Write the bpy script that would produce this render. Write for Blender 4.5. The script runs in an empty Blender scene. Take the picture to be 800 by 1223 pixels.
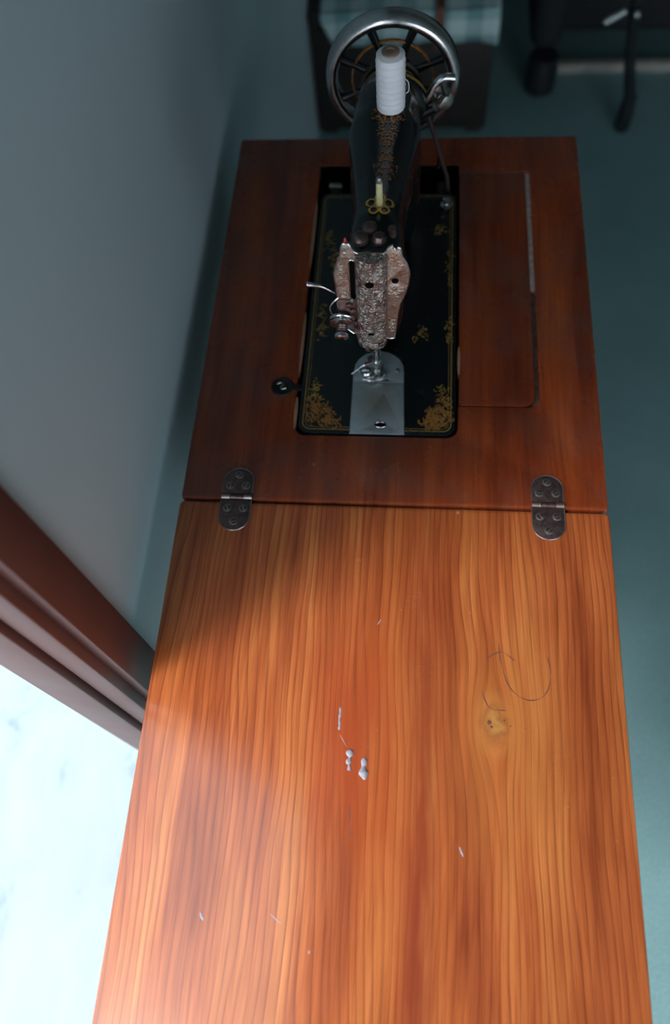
import bpy, bmesh, math, random
from mathutils import Vector, Matrix
PI = math.pi
scene = bpy.context.scene
col = scene.collection
T = 0.76            # height of the table top; world x right, y away, z up

# ---------------------------------------------------------------- camera
cd = bpy.data.cameras.new('camera'); cam = bpy.data.objects.new('camera', cd); col.objects.link(cam)
RX = Vector((0.99528658, 0.06855301, -0.06859387))
RY = Vector((-0.03162386, 0.89808202, 0.43868965))
RZ = Vector((0.09167641, -0.43445271, 0.89601689))
cam.matrix_world = Matrix(((RX.x, RY.x, RZ.x, 0.25221), (RX.y, RY.y, RZ.y, -0.39241),
                           (RX.z, RY.z, RZ.z, 0.78782 + T), (0, 0, 0, 1)))
cd.sensor_fit = 'VERTICAL'; cd.sensor_height = 36.0; cd.sensor_width = 36.0
cd.lens = 974.515 / 1223 * 36.0
cd.clip_start = 0.02; cd.clip_end = 200
cd.dof.use_dof = True; cd.dof.focus_distance = 0.80; cd.dof.aperture_fstop = 2.7
scene.camera = cam

# ---------------------------------------------------------------- light
w = bpy.data.worlds.new('sky'); scene.world = w; w.use_nodes = True
bg = w.node_tree.nodes['Background']
bg.inputs[0].default_value = (0.84, 0.93, 1.0, 1); bg.inputs[1].default_value = 1.0
DOOR_Y0, DOOR_Y1, DOOR_H = -0.215, -2.0, 2.05
WIN = (0.80, 2.60, 0.45, 2.05)      # window in the wall behind the camera: x0, x1, z0, z1
WX = -0.03          # room face of the left wall
pl = bpy.data.lights.new('door_portal', 'AREA'); pl.shape = 'RECTANGLE'
pl.size = DOOR_Y0 - DOOR_Y1; pl.size_y = DOOR_H
pl.cycles.is_portal = True
po = bpy.data.objects.new('door_portal', pl); col.objects.link(po)
po.matrix_world = Matrix.Translation((-0.16, (DOOR_Y0 + DOOR_Y1) / 2, DOOR_H / 2)) @ \
    Matrix(((0, 0, -1), (1, 0, 0), (0, 1, 0))).to_4x4()
wl = bpy.data.lights.new('window_portal', 'AREA'); wl.shape = 'RECTANGLE'
wl.size = WIN[1] - WIN[0]; wl.size_y = WIN[3] - WIN[2]; wl.cycles.is_portal = True
wo = bpy.data.objects.new('window_portal', wl); col.objects.link(wo)
wo.matrix_world = Matrix.Translation(((WIN[0] + WIN[1]) / 2, -2.36, (WIN[2] + WIN[3]) / 2)) @ \
    Matrix(((1, 0, 0), (0, 0, -1), (0, 1, 0))).to_4x4()
sd = bpy.data.lights.new('sun', 'SUN'); sd.energy = 0.80; sd.angle = 0.30; sd.color = (1, .99, .97)
so = bpy.data.objects.new('sun', sd); col.objects.link(so)
so.rotation_euler = Vector((0.82, 0.52, -1.0)).to_track_quat('-Z', 'Y').to_euler()
vs = scene.view_settings
vs.view_transform = 'Standard'; vs.look = 'None'; vs.gamma = 1.0; vs.use_curve_mapping = False
vs.exposure = 1.75
scene.cycles.max_bounces = 8; scene.cycles.diffuse_bounces = 5

# ---------------------------------------------------------------- material helpers
class NT:
    def __init__(s, name):
        s.m = bpy.data.materials.new(name); s.m.use_nodes = True
        s.t = s.m.node_tree; s.b = s.t.nodes['Principled BSDF']
    def n(s, typ, **kw):
        nd = s.t.nodes.new(typ)
        for k, v in kw.items(): setattr(nd, k, v)
        return nd
    def put(s, sock, v):
        if isinstance(v, bpy.types.NodeSocket): s.t.links.new(v, sock)
        elif v is not None:
            try: sock.default_value = v
            except Exception: sock.default_value = tuple(v) + (1,)
    def math(s, op, a, b=None, c=None, clamp=False):
        nd = s.n('ShaderNodeMath', operation=op, use_clamp=clamp)
        s.put(nd.inputs[0], a)
        if b is not None: s.put(nd.inputs[1], b)
        if c is not None: s.put(nd.inputs[2], c)
        return nd.outputs[0]
    def pos(s):
        g = s.n('ShaderNodeNewGeometry'); x = s.n('ShaderNodeSeparateXYZ')
        s.t.links.new(g.outputs['Position'], x.inputs[0]); return x.outputs
    def vec(s, x, y, z):
        nd = s.n('ShaderNodeCombineXYZ')
        for i, v in enumerate((x, y, z)): s.put(nd.inputs[i], v)
        return nd.outputs[0]
    def noise(s, v=None, scale=5, detail=3, rough=.5, dist=0):
        nd = s.n('ShaderNodeTexNoise')
        if v is not None: s.t.links.new(v, nd.inputs['Vector'])
        nd.inputs['Scale'].default_value = scale; nd.inputs['Detail'].default_value = detail
        nd.inputs['Roughness'].default_value = rough; nd.inputs['Distortion'].default_value = dist
        return nd.outputs[0]
    def ramp(s, f, stops):
        nd = s.n('ShaderNodeValToRGB'); e = nd.color_ramp.elements
        while len(e) < len(stops): e.new(.5)
        for k, (p, c) in enumerate(stops):
            e[k].position = p; e[k].color = (tuple(c) + (1,)) if not isinstance(c, (int, float)) else (c, c, c, 1)
        s.t.links.new(f, nd.inputs[0]); return nd.outputs[0]
    def mix(s, f, a, b, mode='MIX'):
        nd = s.n('ShaderNodeMix', data_type='RGBA', blend_type=mode)
        s.put(nd.inputs[0], f); s.put(nd.inputs[6], a if isinstance(a, bpy.types.NodeSocket) else tuple(a) + (1,))
        s.put(nd.inputs[7], b if isinstance(b, bpy.types.NodeSocket) else tuple(b) + (1,))
        return nd.outputs[2]
    def bump(s, h, strength=.3, dist=.001):
        nd = s.n('ShaderNodeBump'); s.put(nd.inputs['Height'], h)
        nd.inputs['Strength'].default_value = strength; nd.inputs['Distance'].default_value = dist
        s.t.links.new(nd.outputs[0], s.b.inputs['Normal'])
    def fin(s, color=None, rough=None, metal=None, coat=None, coat_rough=None, spec=None):
        for k, v in (('Base Color', color), ('Roughness', rough), ('Metallic', metal), ('Coat Weight', coat),
                     ('Coat Roughness', coat_rough), ('Specular IOR Level', spec)):
            if v is not None:
                if k == 'Base Color' and not isinstance(v, bpy.types.NodeSocket): v = tuple(v) + (1,)
                s.put(s.b.inputs[k], v)
        return s.m

def simple(name, c, rough=.5, metal=0., var=.25, scale=60, bump=.1, coat=0):
    m = NT(name)
    tc = m.n('ShaderNodeTexCoord').outputs['Object']
    f = m.noise(tc, scale, 4, .6)
    dk = tuple(x * (1 - var) for x in c); lt = tuple(min(1, x * (1 + var)) for x in c)
    cc = m.ramp(f, [(.3, dk), (.7, lt)])
    r = m.math('MULTIPLY_ADD', f, .2, rough - .1, clamp=True)
    if bump: m.bump(f, bump, .001)
    return m.fin(cc, r, metal, coat, .1)

def wood(name, light, mid, dark, streaks=(), knot=None, dirt=0., rough=.26, line=.85, redden=None, marks=True):
    m = NT(name); x, y, z = m.pos()
    v = m.vec(x, m.math('MULTIPLY', y, .35), z)
    wob = m.math('SUBTRACT', m.noise(v, 7, 2, .5), .5)
    xp = m.math('MULTIPLY_ADD', wob, .035, x)
    if knot:
        dx = m.math('SUBTRACT', x, knot[0]); dy = m.math('MULTIPLY', m.math('SUBTRACT', y, knot[1]), .45)
        d2 = m.math('ADD', m.math('MULTIPLY', dx, dx), m.math('MULTIPLY', dy, dy))
        g = m.math('POWER', 2.718, m.math('MULTIPLY', d2, -1 / (.020 ** 2)))
        xp = m.math('ADD', xp, m.math('MULTIPLY', m.math('MULTIPLY', dx, g), -1.1))
    # growth bands, dark thin lines, fine pores, all drawn out along y
    band = m.noise(m.vec(m.math('MULTIPLY', xp, 24), m.math('MULTIPLY', y, 2.0), 3.1), 1, 4, .62)
    u = m.math('MULTIPLY_ADD', xp, 135, m.math('MULTIPLY', m.noise(m.vec(m.math('MULTIPLY', xp, 9), m.math('MULTIPLY', y, 1.2), 8), 1, 3), 9))
    fr = m.math('FRACT', u)
    ln = m.math('POWER', fr, 4.0)
    ln = m.math('MULTIPLY', ln, m.noise(m.vec(m.math('MULTIPLY', x, 20), m.math('MULTIPLY', y, 6), 2), 1, 2))
    ln = m.math('MULTIPLY', ln, 1.7, clamp=True)
    pore = m.noise(m.vec(m.math('MULTIPLY', xp, 620), m.math('MULTIPLY', y, 14), 1), 1, 3, .6)
    fine = m.noise(m.vec(m.math('MULTIPLY', xp, 190), m.math('MULTIPLY', y, 5), 5), 1, 3, .6)
    c = m.ramp(band, [(.30, dark), (.5, mid), (.68, light)])
    c = m.mix(m.math('MULTIPLY', ln, line), c, dark, 'MIX')
    pf = m.ramp(pore, [(.36, (.45, .22, .15)), (.5, (1., 1., 1.))])
    c = m.mix(.5, c, m.mix(1.0, c, m.ramp(fine, [(.3, (.65, .6, .55)), (.7, (1.25, 1.3, 1.4))]), 'MULTIPLY'))
    c = m.mix(.30, c, m.mix(1.0, c, pf, 'MULTIPLY'))
    # broad cloudy patches
    cl = m.noise(m.vec(m.math('MULTIPLY', x, 1.3), m.math('MULTIPLY', y, .8), 0), 6, 3, .55)
    c = m.mix(.6, c, m.mix(1.0, c, m.ramp(cl, [(.3, (.72, .62, .55)), (.7, (1.18, 1.22, 1.25))]), 'MULTIPLY'))
    for sx, sw, y0, y1, cc, amt in streaks:      # darker heartwood streaks of the board
        dd = m.math('DIVIDE', m.math('SUBTRACT', xp, sx), sw)
        gx = m.math('POWER', 2.718, m.math('MULTIPLY', m.math('MULTIPLY', dd, dd), -1))
        dd = m.math('DIVIDE', m.math('SUBTRACT', y, (y0 + y1) / 2), (y1 - y0) / 2)
        gy = m.math('POWER', 2.718, m.math('MULTIPLY', m.math('POWER', m.math('ABSOLUTE', dd), 4), -1))
        gy = m.math('MULTIPLY', gy, m.ramp(m.noise(m.vec(m.math('MULTIPLY', x, 6), y, 0), 9, 3), [(.3, .3), (.6, 1.0)]))
        c = m.mix(m.math('MULTIPLY', m.math('MULTIPLY', gx, gy), amt), c, cc)
    if knot:
        kx = m.math('SUBTRACT', x, knot[0]); ky = m.math('SUBTRACT', y, knot[1])
        k2 = m.math('SQRT', m.math('ADD', m.math('MULTIPLY', kx, kx), m.math('MULTIPLY', m.math('MULTIPLY', ky, ky), .45)))
        wn = m.math('MULTIPLY_ADD', m.noise(m.vec(x, y, z), 70, 3), .02, k2)
        ringf = m.ramp(wn, [(.010, (.13, .06, .02)), (.014, (.60, .30, .08)), (.020, (.32, .11, .03)), (.026, (.58, .22, .055))])
        kf = m.ramp(k2, [(.004, .9), (.024, 0.0)])
        c = m.mix(kf, c, ringf)
    if marks:                                     # wear: tiny pale scuffs
        vo = m.n('ShaderNodeTexVoronoi'); vo.inputs['Scale'].default_value = 26
        m.t.links.new(m.vec(x, m.math('MULTIPLY', y, .8), z), vo.inputs['Vector'])
        sc = m.ramp(vo.outputs['Distance'], [(.03, 1.0), (.05, 0.0)])
        sc = m.math('MULTIPLY', sc, m.ramp(m.noise(m.vec(x, y, z), 30, 2), [(.55, 0.0), (.62, 1.0)]))
        c = m.mix(m.math('MULTIPLY', sc, .35), c, (.75, .62, .52))
    if dirt:
        df = m.ramp(m.noise(m.vec(x, y, z), 11, 5, .7), [(.45, 0.0), (.75, 1.0)])
        c = m.mix(m.math('MULTIPLY', df, dirt), c, (.10, .07, .06))
    m.bump(m.math('ADD', m.math('MULTIPLY', pore, .5), m.math('MULTIPLY', m.noise(m.vec(x, y, z), 90, 3), .5)), .12, .0006)
    rr = m.math('MULTIPLY_ADD', m.noise(m.vec(x, y, z), 14, 4, .6), .14, rough - .07)
    return m.fin(c, rr, 0, .25, .14, .5)

M = {}
M['leaf'] = wood('varnished_orange_wood', (.62, .21, .055), (.48, .122, .032), (.22, .038, .012),
    streaks=((.270, .015, -.62, -.02, (.22, .032, .014), .95), (.225, .05, -.40, -.10, (.44, .085, .022), .5),
             (.20, .03, -.33, -.16, (.40, .055, .015), .5), (.345, .05, -.35, -.15, (.60, .22, .05), .4)),
    knot=(.3373, -.2275), rough=.25)
M['red_wood'] = wood('reddish_wood', (.38, .082, .016), (.27, .047, .011), (.11, .018, .006), dirt=.45, rough=.27, line=.28)
M['panel_wood'] = wood('panel_red_wood', (.30, .062, .014), (.22, .038, .010), (.11, .018, .007), dirt=.5, rough=.27, line=.25)
M['raw_wood'] = wood('worn_raw_wood', (.5, .3, .19), (.42, .22, .13), (.22, .1, .06), rough=.7, line=.2)
M['door_wood'] = simple('painted_brown_door_frame', (.115, .042, .036), .42, var=.15, scale=12, bump=.04)
M['chest_wood'] = simple('dark_chest_wood', (.022, .016, .014), .5)
M['black_enamel'] = simple('black_enamel', (.003, .005, .006), .25, var=.3, scale=30, bump=.04, coat=.15)
M['dark_iron'] = simple('dark_cast_iron', (.014, .014, .015), .5, .3, bump=.2)
M['hinge_metal'] = simple('aged_brown_steel', (.17, .115, .11), .38, .85, var=.4, scale=220, bump=.15)
M['hinge_edge'] = simple('worn_bright_steel', (.42, .37, .35), .35, .9)
M['chrome'] = simple('worn_nickel', (.62, .62, .63), .22, 1., var=.15, scale=120, bump=.05)
M['dull_chrome'] = simple('dull_nickel', (.34, .33, .31), .34, 1., var=.35, scale=150, bump=.15)
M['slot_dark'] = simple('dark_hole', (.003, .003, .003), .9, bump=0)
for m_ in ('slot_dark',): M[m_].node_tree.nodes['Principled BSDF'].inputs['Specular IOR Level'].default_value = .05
M['gold'] = simple('worn_gold_decal', (.36, .22, .05), .45, .25, var=.5, scale=300, bump=0)
M['dark_gold'] = simple('dark_gold_decal', (.30, .13, .030), .5, .2, var=.6, scale=300, bump=0)
M['bright_gold'] = simple('bright_gold_decal', (.62, .36, .05), .4, .3, var=.3, scale=300, bump=0)
M['white_thread'] = simple('white_thread', (.78, .78, .84), .75, var=.06, scale=40, bump=0)
M['card'] = simple('brown_card', (.25, .17, .12), .8)
M['cream'] = simple('cream_spool_pin', (.62, .55, .30), .45, var=.15)
M['red'] = simple('red_paint', (.45, .02, .015), .4)
M['leather'] = simple('dark_leather', (.035, .022, .018), .6)
M['strap'] = simple('brown_strap', (.16, .05, .03), .6)
M['blob'] = simple('grey_dried_paint', (.32, .30, .34), .5, var=.3, scale=400, bump=.3)
M['dust'] = simple('dust_in_gap', (.36, .29, .27), .9, var=.4, scale=150)
M['black_plastic'] = simple('black_plastic', (.012, .014, .018), .45)
M['black_cloth'] = simple('black_upholstery', (.014, .016, .019), .8, scale=200, bump=.4)
M['pale_skirt'] = simple('pale_skirting', (.38, .36, .32), .6)

def engraved(name, a, b, scale=1.0, strength=.7):
    m = NT(name); tc = m.n('ShaderNodeTexCoord').outputs['Object']
    n1 = m.noise(tc, 170 * scale, 2, .5, 2.6)
    r = m.ramp(n1, [(.38, 0.0), (.47, 1.0), (.55, .15), (.66, 1.0)])
    c = m.ramp(n1, [(.36, a), (.5, b), (.6, tuple(.6 * q for q in a)), (.7, b)])
    st = m.ramp(m.noise(tc, 45, 3), [(.42, 0.0), (.65, 1.0)])
    c = m.mix(m.math('MULTIPLY', st, .5), c, (.38, .22, .18))
    m.bump(r, strength, .0012)
    return m.fin(c, .32, 1.0)
M['engraved'] = engraved('engraved_nickel', (.22, .19, .17), (.56, .52, .48), .62)
M['engraved_wing'] = engraved('engraved_nickel_flat', (.40, .37, .32), (.60, .56, .49), .8, .3)

def needle_mat():
    m = NT('stained_steel_plate'); x, y, z = m.pos()
    f = m.noise(m.vec(x, y, z), 45, 5, .65)
    dx = m.math('DIVIDE', m.math('SUBTRACT', x, .211), .022); dy = m.math('DIVIDE', m.math('SUBTRACT', y, .128), .028)
    g = m.math('POWER', 2.718, m.math('MULTIPLY', m.math('ADD', m.math('MULTIPLY', dx, dx), m.math('MULTIPLY', dy, dy)), -1.))
    k = m.math('MULTIPLY', g, m.ramp(f, [(.3, .5), (.6, 1.0)]))
    c = m.mix(k, m.ramp(f, [(.3, (.30, .37, .41)), (.7, (.50, .57, .60))]), (.22, .20, .15))
    m.bump(m.noise(m.vec(m.math('MULTIPLY', x, 1), y, z), 500, 3), .1, .0004)
    return m.fin(c, .48, .65)
M['needle_plate'] = needle_mat()

def wall_mat():
    m = NT('pale_teal_wall_paint'); x, y, z = m.pos(); v = m.vec(x, y, z)
    f = m.noise(v, 2.5, 4, .6)
    c = m.ramp(f, [(.3, (.47, .61, .66)), (.7, (.52, .66, .71))])
    m.bump(m.noise(v, 220, 4, .6), .12, .001)
    return m.fin(c, .55)
M['wall'] = wall_mat()
M['ceiling'] = simple('grey_ceiling_paint', (.20, .22, .22), .8, var=.05, scale=3)
def floor_mat():
    m = NT('teal_textured_floor'); x, y, z = m.pos(); v = m.vec(x, y, z)
    f = m.noise(v, 3, 5, .6); g = m.noise(v, 260, 3, .6)
    c = m.ramp(f, [(.3, (.16, .29, .30)), (.7, (.21, .36, .37))])
    c = m.mix(.4, c, m.mix(1., c, m.ramp(g, [(.35, (.6, .6, .6)), (.65, (1.4, 1.4, 1.4))]), 'MULTIPLY'))
    m.bump(g, .5, .002)
    return m.fin(c, .6)
M['floor'] = floor_mat()
def marble():
    m = NT('white_outdoor_floor'); x, y, z = m.pos(); v = m.vec(x, y, z)
    f = m.noise(m.vec(m.math('MULTIPLY', x, 2.2), y, z), 5, 5, .65, .6)
    c = m.ramp(f, [(.32, (.22, .27, .29)), (.42, (.36, .40, .42)), (.7, (.41, .44, .455))])
    return m.fin(c, .5)
M['marble'] = marble()
def gingham():
    m = NT('teal_gingham_cloth'); x, y, z = m.pos()
    hx = m.ramp(m.math('FRACT', m.math('MULTIPLY', x, 13)), [(.45, 0.0), (.55, 1.0)])
    hy = m.ramp(m.math('FRACT', m.math('MULTIPLY', m.math('ADD', m.math('MULTIPLY', z, 1.), y), 13)), [(.45, 0.0), (.55, 1.0)])
    c = m.mix(m.math('MULTIPLY', m.math('ADD', hx, hy), .5), (.58, .74, .75), (.19, .38, .40))
    m.bump(m.noise(m.vec(x, y, z), 800, 2), .3, .001)
    return m.fin(c, .85)
M['gingham'] = gingham()

# ---------------------------------------------------------------- mesh helpers
def link(name, me, mat, parent=None, smooth=True, angle=38):
    o = bpy.data.objects.new(name, me); col.objects.link(o)
    me.materials.clear(); me.materials.append(M[mat] if isinstance(mat, str) else mat)
    vs_ = me.vertices
    lo = Vector([min(v.co[i] for v in vs_) for i in range(3)]); hi = Vector([max(v.co[i] for v in vs_) for i in range(3)])
    c = (lo + hi) / 2; c.z = lo.z
    me.transform(Matrix.Translation(-c))
    if parent:
        o.parent = parent
        off = Vector((0, 0, 0)); p = parent
        while p: off += p.location; p = p.parent
        o.location = c - off
    else: o.location = c
    if smooth:
        me.shade_smooth()
        try: me.set_sharp_from_angle(angle=math.radians(angle))
        except Exception: pass
    return o
def bm_obj(name, bm, mat, parent=None, smooth=True, angle=38):
    me = bpy.data.meshes.new(name); bmesh.ops.recalc_face_normals(bm, faces=bm.faces[:])
    bm.to_mesh(me); bm.free(); return link(name, me, mat, parent, smooth, angle)
def empty(name, loc, label, cat, group=None):
    o = bpy.data.objects.new(name, None); col.objects.link(o); o.location = loc; o.empty_display_size = .05
    tag(o, label, cat, group); return o
def tag(o, label, cat, group=None):
    o['label'] = label; o['category'] = cat
    if group: o['group'] = group
def struct(o): o['kind'] = 'structure'; return o
def add_box(bm, x0, x1, y0, y1, z0, z1, bev=0, seg=2):
    r = bmesh.ops.create_cube(bm, size=1)
    for v in r['verts']: v.co = Vector(((x0 + x1) / 2 + v.co.x * (x1 - x0), (y0 + y1) / 2 + v.co.y * (y1 - y0), (z0 + z1) / 2 + v.co.z * (z1 - z0)))
    if bev:
        es = list({e for v in r['verts'] for e in v.link_edges})
        bmesh.ops.bevel(bm, geom=es, offset=bev, segments=seg, affect='EDGES', profile=.5)
def box(name, b, mat, parent=None, bev=0, seg=2):
    bm = bmesh.new(); add_box(bm, *b, bev=bev, seg=seg); return bm_obj(name, bm, mat, parent)
def add_rings(bm, rings, caps=True, close=False):
    vr = [[bm.verts.new(p) for p in r] for r in rings]; n = len(vr[0])
    prs = list(zip(vr, vr[1:])) + ([(vr[-1], vr[0])] if close else [])
    for a, b in prs:
        for i in range(n): bm.faces.new((a[i], a[(i + 1) % n], b[(i + 1) % n], b[i]))
    if caps and not close:
        bm.faces.new(vr[0][::-1]); bm.faces.new(vr[-1])
def frame(d):
    d = d.normalized(); a = Vector((0, 0, 1)) if abs(d.z) < .9 else Vector((1, 0, 0))
    u = d.cross(a).normalized(); return u, d.cross(u).normalized()
def add_tube(bm, pts, r, n=10):
    pts = [Vector(p) for p in pts]; rs = r if isinstance(r, (list, tuple)) else [r] * len(pts)
    rings = []; u = None
    for i, p in enumerate(pts):
        d = (pts[min(i + 1, len(pts) - 1)] - pts[max(i - 1, 0)])
        if u is None: u, v = frame(d)
        else:
            u = (u - d.normalized() * u.dot(d.normalized())).normalized(); v = d.normalized().cross(u)
        rings.append([p + (u * math.cos(2 * PI * k / n) + v * math.sin(2 * PI * k / n)) * rs[i] for k in range(n)])
    add_rings(bm, rings)
def tube(name, pts, r, mat, parent=None, n=10):
    bm = bmesh.new(); add_tube(bm, pts, r, n); return bm_obj(name, bm, mat, parent)
def add_lathe(bm, prof, origin, axis=(0, 0, 1), n=24, close=False):
    o = Vector(origin); d = Vector(axis).normalized(); u, v = frame(d)
    rings = [[o + d * h + (u * math.cos(2 * PI * k / n) + v * math.sin(2 * PI * k / n)) * max(r, 1e-5) for k in range(n)] for r, h in prof]
    add_rings(bm, rings, close=close)
def lathe(name, prof, origin, axis, mat, parent=None, n=24, close=False):
    bm = bmesh.new(); add_lathe(bm, prof, origin, axis, n, close); return bm_obj(name, bm, mat, parent)
def smooth_path(pts, k=6):
    P = [Vector(p) for p in pts]; out = []
    for i in range(len(P) - 1):
        a, b, c, d = P[max(i - 1, 0)], P[i], P[i + 1], P[min(i + 2, len(P) - 1)]
        for j in range(k):
            t = j / k
            out.append(.5 * ((2 * b) + (c - a) * t + (2 * a - 5 * b + 4 * c - d) * t * t + (3 * b - a - 3 * c + d) * t ** 3))
    out.append(P[-1]); return out
def rrect(x0, x1, y0, y1, r, n=6):
    if not isinstance(r, (list, tuple)): r = [r] * 4          # order: lower-left, lower-right, upper-right, upper-left
    pts = []
    for (cx, cy, a0), rr in zip(((x0, y0, 180), (x1, y0, 270), (x1, y1, 0), (x0, y1, 90)), r):
        sx = cx + rr if cx == x0 else cx - rr; sy = cy + rr if cy == y0 else cy - rr
        for k in range(n + 1):
            a = math.radians(a0 + 90 * k / n); pts.append((sx + rr * math.cos(a), sy + rr * math.sin(a)))
    return pts
def circ(x, y, r, n=16, ry=None): return [(x + r * math.cos(2 * PI * k / n), y + (ry or r) * math.sin(2 * PI * k / n)) for k in range(n)]
def plate(name, outlines, z0, z1, bev, mat, parent=None, mtx=None, ang=38):
    """flat plate with holes and rounded edges, its outline in xy, from z0 to z1; mtx carries it to its place"""
    cu = bpy.data.curves.new(name, 'CURVE'); cu.dimensions = '2D'; cu.fill_mode = 'BOTH'
    cu.extrude = (z1 - z0) / 2 - bev; cu.bevel_depth = bev; cu.bevel_resolution = 1; cu.offset = -bev
    for pts in outlines:
        s = cu.splines.new('POLY'); s.points.add(len(pts) - 1); s.use_cyclic_u = True
        for q, p in zip(s.points, pts): q.co = (p[0], p[1], 0, 1)
    t = bpy.data.objects.new('t', cu); col.objects.link(t)
    bpy.context.view_layer.update()
    me = bpy.data.meshes.new_from_object(t.evaluated_get(bpy.context.evaluated_depsgraph_get()))
    bpy.data.objects.remove(t); me.name = name
    bm = bmesh.new(); bm.from_mesh(me); bmesh.ops.remove_doubles(bm, verts=bm.verts[:], dist=1e-5); bm.to_mesh(me); bm.free()
    me.transform(Matrix.Translation((0, 0, (z0 + z1) / 2)))
    if mtx: me.transform(mtx)
    return link(name, me, mat, parent, True, ang)

# ================================================================ SETTING
RX1, RY0, RY1, RZ = 2.7, -2.2, 2.75, 2.7
WT = 0.085          # thickness of the left wall
struct(box('floor', (WX, RX1, RY0, RY1, -.05, 0), 'floor'))
struct(box('ceiling', (WX - WT, RX1 + .1, RY0 - .1, RY1 + .1, RZ, RZ + .1), 'ceiling'))
bm = bmesh.new()
add_box(bm, WX - WT, WX, DOOR_Y0 + .02, RY1 + .1, -.05, RZ)
add_box(bm, WX - WT, WX, RY0 - .1, DOOR_Y1 - .02, -.05, RZ)
add_box(bm, WX - WT, WX, DOOR_Y1 - .02, DOOR_Y0 + .02, DOOR_H + .02, RZ)
struct(bm_obj('wall_left', bm, 'wall', smooth=False))
struct(box('wall_right', (RX1, RX1 + .1, RY0 - .1, RY1 + .1, -.05, RZ), 'ceiling'))
struct(box('wall_front', (WX, RX1, RY1, RY1 + .1, -.05, RZ), 'ceiling'))
bm = bmesh.new()
add_box(bm, WX, WIN[0], RY0 - .1, RY0, -.05, RZ); add_box(bm, WIN[1], RX1, RY0 - .1, RY0, -.05, RZ)
add_box(bm, WIN[0], WIN[1], RY0 - .1, RY0, -.05, WIN[2]); add_box(bm, WIN[0], WIN[1], RY0 - .1, RY0, WIN[3], RZ)
struct(bm_obj('wall_back', bm, 'wall', smooth=False))
bm = bmesh.new(); wx = (WIN[0] + WIN[1]) / 2
for b in ((WIN[0], WIN[0] + .05, WIN[2], WIN[3]), (WIN[1] - .05, WIN[1], WIN[2], WIN[3]), (WIN[0] + .05, WIN[1] - .05, WIN[2], WIN[2] + .05),
          (WIN[0] + .05, WIN[1] - .05, WIN[3] - .05, WIN[3]), (wx - .025, wx + .025, WIN[2] + .05, WIN[3] - .05)):
    add_box(bm, b[0], b[1], RY0 - .08, RY0 - .03, b[2], b[3], .003)
struct(bm_obj('window_1', bm, 'door_wood'))
struct(box('floor_outside', (-14, WX - .0, -14, 14, -.09, -.004), 'marble'))
struct(box('added_wall_outside', (-2.6, WX - WT, DOOR_Y0 + .50, DOOR_Y0 + .70, -.05, 3.0), 'wall'))  # unseen wall, added to cut sky light and the reflection on the table
struct(box('trim_1', (-.27, WX - WT, -3.5, DOOR_Y0 + .50, 2.45, 2.53), 'wall'))        # eave over the doorway
# door frame: one Empty with casing, rebated jamb, stop
dr = bpy.data.objects.new('door_1', None); col.objects.link(dr); dr.location = (WX, DOOR_Y0, 0); dr['kind'] = 'structure'
def U_frame(name, x0, x1, a, b, mat='door_wood', bev=.002):
    """side posts and head between inner offset a and outer offset b from the opening"""
    bm = bmesh.new()
    add_box(bm, x0, x1, DOOR_Y0 + a, DOOR_Y0 + b, 0, DOOR_H + b, bev)
    add_box(bm, x0, x1, DOOR_Y1 - b, DOOR_Y1 - a, 0, DOOR_H + b, bev)
    add_box(bm, x0, x1, DOOR_Y1 - a, DOOR_Y0 + a, DOOR_H + a, DOOR_H + b, bev)
    return bm_obj(name, bm, mat, dr)
U_frame('casing', WX, WX + .014, .012, .057)
U_frame('jamb', WX - .024, WX + .002, 0, .022)
U_frame('door_stop', WX - .030, WX - .023, .008, .021)
U_frame('outer_jamb', WX - .075, WX - .029, -.006, .022)

# ================================================================ SEWING TABLE
W, D = .46, .5668
tb = empty('sewing_table', (.23, .25, 0), 'old wooden sewing table with dark red rear leaf and orange-brown front leaf', 'table')
TH = .021
bed_hole = rrect(.1165, .3022, .0862, .1285, [.015, .014, .0001, .0001], 5)[:12] + [(.3025, .1285), (.3785, .1285)]
bed_hole += [(.3785 + .016 * math.sin(a * PI / 12), .1285 + .016 - .016 * math.cos(a * PI / 12)) for a in range(1, 7)]
bed_hole += [(.3945, .4995), (.3025, .4995), (.3025, .513), (.1165, .513)]
ml = plate('machine_leaf', [rrect(0, W, .0014, D, .004, 3), bed_hole], T - TH, T, .0022, 'red_wood', tb)
ml['label'] = 'dark reddish leaf with the cut-out for the machine'
ex = plate('extension_leaf', [rrect(-.001, W + .001, -.575, -.0014, .005, 3)], T - TH, T, .0038, 'leaf', tb)
ex['label'] = 'orange-brown varnished front leaf with strong grain'
pn = plate('lid_panel', [rrect(.3035, .3893, .1296, .4980, [.002, .014, .002, .002])], T - .014, T - .0003, .0008, 'panel_wood', tb)
pn['label'] = 'inset dark red panel right of the machine'
box('ledge', (.376, .400, .12, .345, T - .022, T - .0105), 'dust', tb)
box('ledge', (.389, .397, .30, .505, T - .022, T - .0018), 'dust', tb)['label'] = 'pale dust packed in the gap'
box('ledge', (.304, .395, .4975, .502, T - .022, T - .0018), 'dust', tb)
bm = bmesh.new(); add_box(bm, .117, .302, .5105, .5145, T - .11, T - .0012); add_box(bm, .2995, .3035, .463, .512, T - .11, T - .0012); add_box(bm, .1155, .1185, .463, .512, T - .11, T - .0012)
bm_obj('shade_lining', bm, 'slot_dark', tb)  # near-black boards added to paint the rear notch sides as shade
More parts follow.
